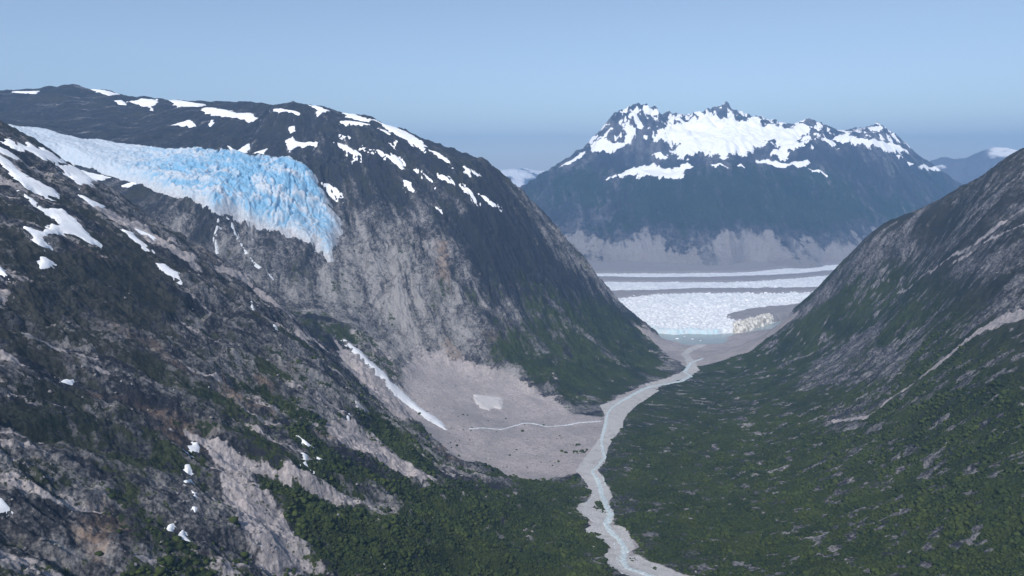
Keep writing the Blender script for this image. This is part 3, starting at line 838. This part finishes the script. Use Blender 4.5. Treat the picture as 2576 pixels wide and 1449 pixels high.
band([(1830, 790), (1880, 777), (1960, 768), (2040, 760), (2100, 755), (2100, 790), (2000, 792), (1930, 800), (1850, 804), (1835, 800)], 'broad grey debris cover on the right end of the ice front', 24, 10, 5)


band([(1845, 832), (1842, 815), (1870, 806), (1900, 800), (1938, 790), (1946, 800), (1925, 812), (1890, 822), (1865, 834)], 'dirty cream seracs at the right end of the ice front', 20, 8, 5, M_SERAC, 'serac_field', 26)

# ------------------------------------------------------------------ draped things: snow, ice, running water
def drape(R, RB, name, mat, poly=None, line=None, thick=2.5, edge=.35, rough=.12, lift=.6, dens=2, seed=1, attrs=None, scale=None, extra=None, rmin=0.0):
    """a layer lying on the land: thickest inside, its rim diving under the ground"""
    if poly is not None:
        P = R.ground(poly, dens, rmin); ref = P
        A = np.array(P); size = math.sqrt(abs(np.sum(A[:, 0] * np.roll(A[:, 1], -1) - A[:, 1] * np.roll(A[:, 0], -1))) / 2)
    else:
        P = [R.hit(a, b)[:2] + (w,) for a, b, w in line]; ref = [p[:2] for p in P]; size = max(p[2] for p in P) * 1.6
    q = R.window(ref, size * .4 + 10)
    X, Y = R.x[q], R.y[q]
    if X.size < 4:
        return None
    d = sdist(X, Y, P) if poly is not None else ldist(X, Y, P)
    sc = scale or max(size * .22, 5)
    d = d + rough * size * fbm(X / sc, Y / sc, 4, .65, seed + 500)
    h = np.clip(d * edge, -8 * lift - 3, thick) + lift * np.clip(d / (R.cell[q[0]] * 1.2), -1, 1)
    z = RB[q] + h
    at = {}
    if extra:
        dzx, at = extra(X, Y, d); z = z + dzx
    return grid_mesh(name, X, Y, z, mat, keep=d > -R.cell[q[0]] * 2.2, attrs=at)

# the hanging glacier
GLA = [(-160, 300), (0, 320), (60, 326), (130, 337), (200, 352), (300, 366), (400, 378), (500, 390), (600, 396), (680, 401), (735, 410), (778, 428), (802, 455), (815, 485), (838, 525), (852, 552), (864, 582), (850, 602), (840, 632), (832, 660), (815, 643), (795, 625), (772, 612), (750, 599),
       (718, 590), (690, 578), (640, 567), (600, 556), (570, 546), (540, 540), (515, 525), (490, 510), (455, 500), (420, 490), (385, 480), (340, 462), (290, 448), (240, 430), (190, 412), (140, 396), (80, 378), (0, 352), (-160, 340)]
NRG = blur(NR.z, 9)
def ice_relief(X, Y, d):
    A = np.array(NR.ground([(330, 420), (830, 560)], 1, 1850))
    u = ((X - A[0, 0]) * (A[1, 0] - A[0, 0]) + (Y - A[0, 1]) * (A[1, 1] - A[0, 1])) / np.sum((A[1] - A[0]) ** 2)
    fall = sstep(-.25, .45, u)
    w1 = fbm(X / 70, Y / 70, 3, .5, 601); w2 = fbm(X / 70, Y / 70, 3, .5, 602)
    c1, c2, cv = cells(X / 26 + w1 * 2.2, Y / 30 + w2 * 2.2, 603)
    cr = sstep(0, .4, c2 - c1); e1, e2, ev = cells(X / 20 + w1 * 1.6, Y / 11 + w2 * 1.6, 611)
    fl = (A[1] - A[0]) / np.hypot(*(A[1] - A[0])); al = X * fl[0] + Y * fl[1]; ac = -X * fl[1] + Y * fl[0]
    long = (1 - sstep(.02, .13, np.abs(gnoise(al / 34 + w1 * .9, ac / 150 + w2 * .5, 612)))) * sstep(-.2, .15, fbm(X / 120, Y / 120, 2, .5, 613))
    crack = np.maximum(1 - sstep(.02, .2, c2 - c1), .75 * (1 - sstep(.03, .22, e2 - e1)))
    big = ridged(X / 120 + w1, Y / 90 + w2, 3, .5, 605)
    r1 = ridged(X / 40 + w1 * 2, Y / 17 + w2 * 2, 4, .6, 609); r2 = ridged(X / 9 + w1, Y / 12 + w2, 3, .6, 610)
    flow = ridged((X * .3 + Y * .9) / 38 + w1 * 1.5, (X * .9 - Y * .3) / 260, 3, .5, 606)
    inn = sstep(0, 25, d)
    h = inn * (fall * (r1 * 3.5 + r2 * 1.2 + cv * 6 + ev * 4 - crack * 4 - long * 11 + big * 12) + (1 - fall) * (flow * 4 + (cr - .6) * 2))
    patch = fbm(X / 85 + w1, Y / 60, 4, .6, 607)
    b = fall * np.clip(.62 + 1.1 * patch - .25 * r1 - .15 * r2 - .3 * (cv - .5) - .25 * (ev - .5) + .35 * crack + .5 * long, 0, 1) * sstep(0, 60, d + 15) + (1 - fall) * .12 * (1 + flow)
    toe = sstep(.78, .95, u)
    dirt = np.clip(toe * sstep(-.1, .3, fbm(X / 60, Y / 30, 3, .5, 608)) * .7 + .9 * (1 - sstep(-2, 26, d)) * fall, 0, 1)
    return h, {'blue': b.astype(F), 'dirt': dirt.astype(F)}
t = NT('blue_ice')
b = t.attr('blue').outputs['Fac']; di = t.attr('dirt').outputs['Fac']
n1 = t.noise(.11, 5, .7)
f = t.step(t.math('ADD', b, t.math('MULTIPLY', t.math('SUBTRACT', n1, .5), .7)), .05, .75)
c = t.mix(f, (.5, .55, .61), (.19, .38, .56))
c = t.mix(t.math('MULTIPLY', di, t.step(n1, .35, .6)), c, (.36, .35, .36))
t.p.inputs['Roughness'].default_value = .5; t.bump(n1, .5, 2.5)
M_BLUE = t.base(c)
tag(drape(NR, NRG, 'hanging_glacier', M_BLUE, poly=GLA, thick=17, edge=.45, rough=.022, lift=2, scale=70, extra=ice_relief, rmin=1850), 'blue crevassed hanging glacier spilling over the rock lip of the left mountain', 'glacier')

for i, (k, grp, P, lab) in enumerate(SNOW):
    near = grp == WALL
    tag(drape(NR, NRW if near else NRB, 'snow_patch', M_SNOW, poly=tile(k, P), thick=1.5 if near else 2.2, edge=.2, rough=.11, lift=.8, seed=i), lab, 'snow patch', grp)
tag(drape(NR, NRB, 'snow_patch', M_DIRTY, poly=tile(5, [(990, 1065), (1120, 1078), (1218, 1098), (1218, 1182), (1150, 1172), (1120, 1192), (1048, 1172), (1008, 1122)]), thick=2.5, edge=.3, rough=.1, lift=.8, scale=14), 'pinkish dirty snow remnant on the debris fan at the cliff foot', 'snow patch')
tag(drape(NR, NRB, 'snow_patch', M_DIRTY, poly=tile(5, [(100, 1118), (130, 1120), (160, 1160), (215, 1190), (150, 1195), (108, 1160)]), thick=2, edge=.4, rough=.05, lift=1), 'small dirty white snow remnant left of the avalanche snow in the gully', 'snow patch')
tag(drape(NR, NRB, 'snow_patch', M_SNOW, poly=tile(5, [(35, 1215), (60, 1212), (68, 1245), (45, 1250)]), thick=1.5, edge=.4, rough=.05, lift=1), 'tiny white snow dot below the small dirty remnant', 'snow patch')
tag(drape(NR, NRB, 'avalanche_snow', M_GREYSNOW, poly=tile(5, [(0, 640), (112, 715), (212, 808), (312, 888), (402, 998), (502, 1088), (602, 1178), (692, 1228), (762, 1278), (794, 1338), (738, 1314), (640, 1254), (558, 1194), (448, 1114), (376, 1042), (286, 932), (176, 822), (78, 732)]), thick=3, edge=.3, rough=.07, lift=1, dens=3, scale=16),
    'long white tongue of avalanche snow lying in the gully down to the debris fan', 'avalanche snow')

PK = [
 (3, [(-176, 540), (-150, 500), (-50, 470), (0, 448), (100, 438), (180, 408), (270, 412), (330, 438), (480, 443), (520, 418), (585, 428), (600, 492), (660, 468), (750, 500), (840, 493), (922, 498), (948, 550), (900, 572), (860, 602), (962, 612), (870, 664), (770, 724), (740, 744), (690, 700), (720, 640), (690, 590), (600, 655), (545, 650),
      (530, 700), (480, 710), (400, 690), (330, 737), (250, 712), (150, 702), (0, 752), (-60, 700), (-30, 640), (-100, 610)], 'huge bright snowfield filling the bowl under the jagged summit'),
 (3, [(1055, 546), (1180, 556), (1280, 563), (1400, 598), (1500, 603), (1605, 640), (1735, 718), (1650, 694), (1540, 694), (1500, 664), (1390, 654), (1280, 624), (1190, 604)], 'long snow ramp descending under the small right peak'),
 (3, [(545, 745), (640, 740), (700, 752), (800, 770), (955, 768), (935, 804), (790, 804), (650, 784)], 'snow shelf below the right part of the huge snowfield'),
 (3, [(205, 778), (260, 778), (355, 806), (240, 804)], 'short snow strip on top of the green shoulder'),
 (3, [(935, 806), (1040, 828), (1104, 863), (1020, 840)], 'thin snow line right of the snow shelf'),
 (3, [(1046, 603), (1130, 601), (1158, 630), (1130, 650)], 'small hooked snow patch on the rounded right dome'),
 (3, [(1765, 788), (1830, 778), (1900, 796), (1954, 812), (1880, 826), (1790, 808)], 'snow patch at the far right shoulder'),
 (3, [(1696, 763), (1744, 778), (1710, 790)], 'small snow spot left of the far right shoulder patch'),
 (3, [(1614, 713), (1664, 723), (1630, 740)], 'small snow spot under the end of the snow ramp'),
 (3, [(405, 800), (440, 776), (474, 812)], 'small snow spot beside the strip on the green shoulder'),
 (2, [(1985, 902), (2060, 852), (2130, 843), (2200, 806), (2290, 786), (2400, 796), (2490, 816), (2560, 790), (2610, 760), (2650, 800), (2580, 872), (2500, 894), (2420, 884), (2330, 862), (2240, 874), (2130, 884), (2080, 862)], 'arched snow belt over the forested left shoulder'),
 (2, [(1880, 652), (1960, 598), (2000, 580), (2040, 622), (2110, 618), (2220, 566), (2184, 612), (2090, 664), (2010, 694), (1890, 686)], 'gull-wing snow patch on the left flank'),
 (2, [(2165, 420), (2215, 396), (2254, 460), (2284, 500), (2270, 520), (2216, 468)], 'snow gully dropping left of the left summit'),
 (2, [(2256, 368), (2320, 376), (2394, 430), (2350, 436)], 'snow patch on top of the left summit'),
 (2, [(1980, 562), (2040, 496), (2054, 510), (2000, 576)], 'thin snow streak rising along the left ridge'),
 (2, [(2076, 594), (2115, 526), (2116, 572)], 'narrow snow wedge above the gull-wing patch'),
 (2, [(2345, 712), (2410, 686), (2484, 744), (2400, 734)], 'snow patch between the arched belt and the huge snowfield'),
 (2, [(2276, 558), (2314, 570), (2302, 606)], 'small snow spot left of the huge snowfield'),
 (2, [(1636, 804), (1720, 758), (1830, 686), (1844, 694), (1730, 780)], 'thin snow streak low on the left skyline'),
]
for i, (k, P, lab) in enumerate(PK):
    tag(drape(FM, FMB, 'snowfield', M_SNOWFAR, poly=tile(k, P), thick=10 if i == 0 else 6, edge=.16, rough=.1, lift=3, scale=70, seed=40 + i, dens=1), lab, 'snowfield', PEAK)

# ------------------------------------------------------------------ running water
t = NT('milky_water')
n1 = t.noise(.25, 4, .6)
t.p.inputs['Roughness'].default_value = .3; t.bump(n1, .3, .4)
M_WATER = t.base(t.mix(t.step(n1, .4, .65), (.4, .47, .48), (.62, .67, .67)))
t = NT('white_water')
M_FOAM = t.base(t.mix(t.step(t.noise(.3, 4), .35, .65), (.4, .43, .47), (.66, .69, .72)))
t = NT('river_gravel')
n1 = t.noise(.05, 5, .65); n3 = t.noise(.4, 4, .7)
c = t.mix(t.step(n3, .3, .7), (.32, .312, .31), (.53, .52, .51))
c = t.mix(t.math('MULTIPLY', t.step(n1, .5, .7), .45), c, (.2, .185, .175))
t.bump(n3, .5, .8); M_GRAV = t.base(c)
struct(drape(NR, NRB, 'riverbed', M_GRAV, poly=tile(8, BANKL + BANKR), thick=.3, edge=.15, rough=.02, lift=.35, scale=16, seed=690, dens=1))
struct(drape(NR, NRB, 'riverbed', M_GRAV, line=[(a, b, w * .95) for a, b, w in RIVER[13:]], thick=.3, edge=.1, rough=.13, lift=.3, scale=26, seed=691))
def river(k, pts, w, seed, name='river'):
    L = [(px, py, ww) for (px, py), ww in zip(tile(k, pts), w if isinstance(w, list) else [w] * len(pts))]
    return drape(NR, NRB, name, M_WATER, line=L, thick=.7, edge=.16, rough=.24, lift=.4, scale=9, seed=seed)
for i, (pts, w) in enumerate((
    ([(2720, -190), (2640, -160), (2590, -90), (2640, -60), (2560, -20), (2420, 5), (2330, 22), (2260, 52), (2150, 112), (2050, 172), (2010, 222), (1992, 330), (1962, 430), (1972, 500), (1985, 560), (1930, 630), (1890, 662), (1940, 740), (1962, 830), (2000, 930), (2030, 992), (1992, 1062), (2042, 1132), (2110, 1192), (2140, 1252),
      (2122, 1332), (2160, 1392), (2280, 1432), (2380, 1470)], [13] * 9 + [10] * 8 + [13] * 12),
    ([(1945, 745), (1895, 850), (1888, 920), (1945, 1000), (1992, 1062)], 3.5), ([(2330, 40), (2180, 130), (2080, 190), (2020, 240)], 4), ([(2010, 930), (1930, 1050), (1960, 1120), (2060, 1200), (2070, 1280), (2090, 1360), (2200, 1420), (2330, 1470)], 4), ([(1975, 700), (2010, 830), (1960, 900)], 3.5), ([(1880, 560), (1850, 620), (1830, 680), (1880, 760), (1920, 830), (1850, 900), (1830, 960), (1900, 1020), (1960, 1060)], 4), ([(2240, 90), (2180, 180), (2100, 250), (2060, 340)], 4), ([(1900, 640), (1960, 600), (2000, 520), (1990, 420)], 4))):
    struct(river(8, pts, w, 700 + i))
tag(drape(NR, NRB, 'stream', M_FOAM, line=[(px, py, 5) for px, py in tile(5, [(970, 1328), (1080, 1322), (1200, 1334), (1290, 1310), (1370, 1284), (1450, 1290), (1560, 1312), (1700, 1300), (1800, 1280), (1960, 1270)])], thick=.3, edge=.3, rough=.15, lift=.5, scale=12, seed=720), 'thin winding meltwater stream crossing the pale debris fan', 'stream')
for i, (k, pts, w, lab) in enumerate(((1, [(1665, 1150), (1645, 1230), (1628, 1320), (1630, 1380), (1640, 1450)], 5, 'white waterfall dropping straight from the middle of the glacier edge'),
                                      (1, [(1700, 1165), (1750, 1220), (1775, 1290), (1800, 1350), (1835, 1410), (1900, 1500), (1960, 1560), (2060, 1650)], 4.5, 'long slanting waterfall right of the straight one'),
                                      (4, [(1900, 362), (1905, 400), (1912, 432)], 4, 'tiny white cascade alone on the grassy slope'),
                                      (4, [(2075, 540), (2090, 580)], 6, 'short white cascade low on the dark slope'))):
    tag(drape(NR, NRB, 'waterfall', M_FOAM, line=[(px, py, w) for px, py in tile(k, pts)], thick=.7, edge=.4, rough=.3, lift=1.1, scale=12, seed=740 + i), lab, 'waterfall')

# ------------------------------------------------------------------ icebergs on the lake
def lump(cx, cy, cz, sx, sy, sz, seed, n=10):
    r = np.random.default_rng(seed)
    th = np.linspace(0, 2 * np.pi, n, endpoint=False)
    rings = [np.array([[0, 0, -.5]])]
    for f, zz in ((.8, -.4), (1.0, .0), (.78, .45), (.4, .8)):
        k = f * (1 + r.uniform(-.3, .3, n))
        rings.append(np.stack([np.cos(th) * k, np.sin(th) * k, zz + r.uniform(-.15, .15, n)], -1))
    rings.append(np.array([[.1, 0, 1.0]]))
    co = np.concatenate(rings) * [sx, sy, sz] + [cx, cy, cz]
    tri = []
    for j in range(n):
        tri.append((0, 1 + (j + 1) % n, 1 + j)); tri.append((len(co) - 1, 1 + 3 * n + j, 1 + 3 * n + (j + 1) % n))
        for k in range(3):
            a, b = 1 + k * n + j, 1 + k * n + (j + 1) % n
            tri.append((a, b, b + n)); tri.append((a, b + n, a + n))
    return co, tri
for i, (px, py, s, lab) in enumerate(((1704, 852, 9, 'largest white iceberg floating in the middle of the lake'), (1742, 853, 6, 'small iceberg right of the largest one'), (1722, 846, 4, 'tiny iceberg close to the ice front'), (1762, 857, 4, 'tiny iceberg near the lake outlet'))):
    X, Y, _ = pt(px, py, z=0)
    co, tri = lump(0, 0, 0, s, s * .7, s * .35, 800 + i)
    o = raw_mesh('iceberg', co, tri, M_SNOW); o.location = (X, Y, 0)
    tag(o, lab, 'iceberg', 'icebergs on the lake')

# ------------------------------------------------------------------ loose rock strewn on the fan and under the cliffs
rb = np.random.default_rng(9)
N = 260000
kk = rb.integers(0, np.searchsorted(NR.r, 2400), N); cc = rb.integers(0, NR.nc - 1, N)
w = near_stone[kk, cc]
ok = (rb.random(N) < w * .16) & (np.abs(NR.az[cc]) < math.radians(40)) & (NR.z[kk, cc] > 4)
kk, cc = kk[ok], cc[ok]
co0, tr0 = lump(0, 0, 0, 1, .85, .75, 77, 6)
tr0 = np.array(tr0)
n = len(kk)
sz = .5 + 2.2 * rb.random(n) ** 4
ang = rb.uniform(0, 6.28, n); ca, sa = np.cos(ang), np.sin(ang)
V = co0[None] * rb.uniform(.75, 1.25, (n, len(co0), 1)) * sz[:, None, None]
V = np.stack([V[..., 0] * ca[:, None] - V[..., 1] * sa[:, None] + NR.x[kk, cc][:, None], V[..., 0] * sa[:, None] + V[..., 1] * ca[:, None] + NR.y[kk, cc][:, None], V[..., 2] + NR.z[kk, cc][:, None]], -1)
t = NT('boulder_rock')
M_ROCK = t.base(t.mix(t.step(t.noise(.15, 4), .35, .65), (.07, .07, .08), (.3, .285, .285)))
tag(raw_mesh('boulders', V.reshape(-1, 3), (tr0[None] + (np.arange(n) * len(co0))[:, None, None]).reshape(-1, 3), M_ROCK), 'grey boulders strewn over the debris fan and talus', 'boulders', kind='stuff')

# ------------------------------------------------------------------ scrub on the nearer slopes
rs = np.random.default_rng(5)
N = 420000
kk = (rs.random(N) ** .8 * np.searchsorted(NR.r, 1750)).astype(int); cc = rs.integers(0, NR.nc - 1, N)
pr = np.clip((NR.r[kk] / 1750) ** .5, .3, 1)
vv = veg_near[kk, cc]
ok = (rs.random(N) < np.clip(vv * 1.5 - .45, .02 * (vv > .12), 1) * pr) & (np.abs(NR.az[cc]) < math.radians(41))
kk, cc = kk[ok], cc[ok]
n = len(kk)
sz = rs.uniform(1.3, 3.3, n) * (.75 + .45 * rs.random(n) ** 3)
sz *= .65 + 1.1 * sstep(-.15, .4, fbm(NR.x[kk, cc] / 35, NR.y[kk, cc] / 35, 3, .6, 905))
jit = NR.cell[kk, 0]
bx = NR.x[kk, cc] + rs.uniform(-1, 1, n) * jit * 1.5; by = NR.y[kk, cc] + rs.uniform(-1, 1, n) * jit * 1.5
bz = NR.height(bx, by)
P0 = []
ph = (1 + 5 ** .5) / 2
for a in (-1, 1):
    for b in (-ph, ph): P0 += [(0, a, b), (a, b, 0), (b, 0, a)]
P0 = np.array(P0) / math.hypot(1, ph)
T0 = [(i, j, k) for i in range(12) for j in range(i + 1, 12) for k in range(j + 1, 12) if max(np.linalg.norm(P0[i] - P0[j]), np.linalg.norm(P0[j] - P0[k]), np.linalg.norm(P0[i] - P0[k])) < 1.1]
T0 = np.array([(i, j, k) if np.dot(np.cross(P0[j] - P0[i], P0[k] - P0[i]), P0[i]) > 0 else (i, k, j) for i, j, k in T0])
V = P0[None] * rs.uniform(.6, 1.3, (n, 12, 1)) * sz[:, None, None] * np.array([1, 1, .75])
V = V + np.stack([bx, by, bz + sz * .25], -1)[:, None]
Fc = (T0[None] + (np.arange(n) * 12)[:, None, None]).reshape(-1, 3)
tint = np.repeat(np.clip(.5 + .8 * fbm(bx / 70, by / 70, 3, .6, 901) + .15 * sstep(300, 600, bx) + rs.normal(0, .22, n), 0, 1), 12)
t = NT('alder_leaves')
ti = t.attr('tint').outputs['Fac']
n3 = t.noise(1.2, 3, .6)
c = t.mix(ti, (.01, .018, .007), (.068, .088, .02))
M_SHRUB = t.base(t.mix(t.step(n3, .4, .65), c, (.02, .035, .014)))
o = raw_mesh('shrubs', V.reshape(-1, 3), Fc, M_SHRUB, {'tint': tint})
tag(o, 'dark green alder scrub covering the near valley slopes', 'shrubs', kind='stuff')
print('shrubs', n)

# ------------------------------------------------------------------ the air
bpy.ops.mesh.primitive_cube_add(size=1)
hz = bpy.context.object
hz.name = 'haze'
hz.scale = (36000, 25000, 1650); hz.location = (1000, 8000, -121 + 825)
hm = bpy.data.materials.new('haze_air'); hm.use_nodes = True
ht = hm.node_tree; ht.nodes.clear()
ho = ht.nodes.new('ShaderNodeOutputMaterial'); pv = ht.nodes.new('ShaderNodeVolumePrincipled')
pv.inputs['Color'].default_value = (.37, .63, 1.0, 1)
pv.inputs['Absorption Color'].default_value = (0, 0, 0, 1)
pv.inputs['Density'].default_value = 8.6e-5
pv.inputs['Anisotropy'].default_value = 0.25
ht.links.new(pv.outputs[0], ho.inputs['Volume'])
hz.data.materials.append(hm)
tag(hz, 'pale blue air thickening over the far mountains', 'haze', kind='stuff')
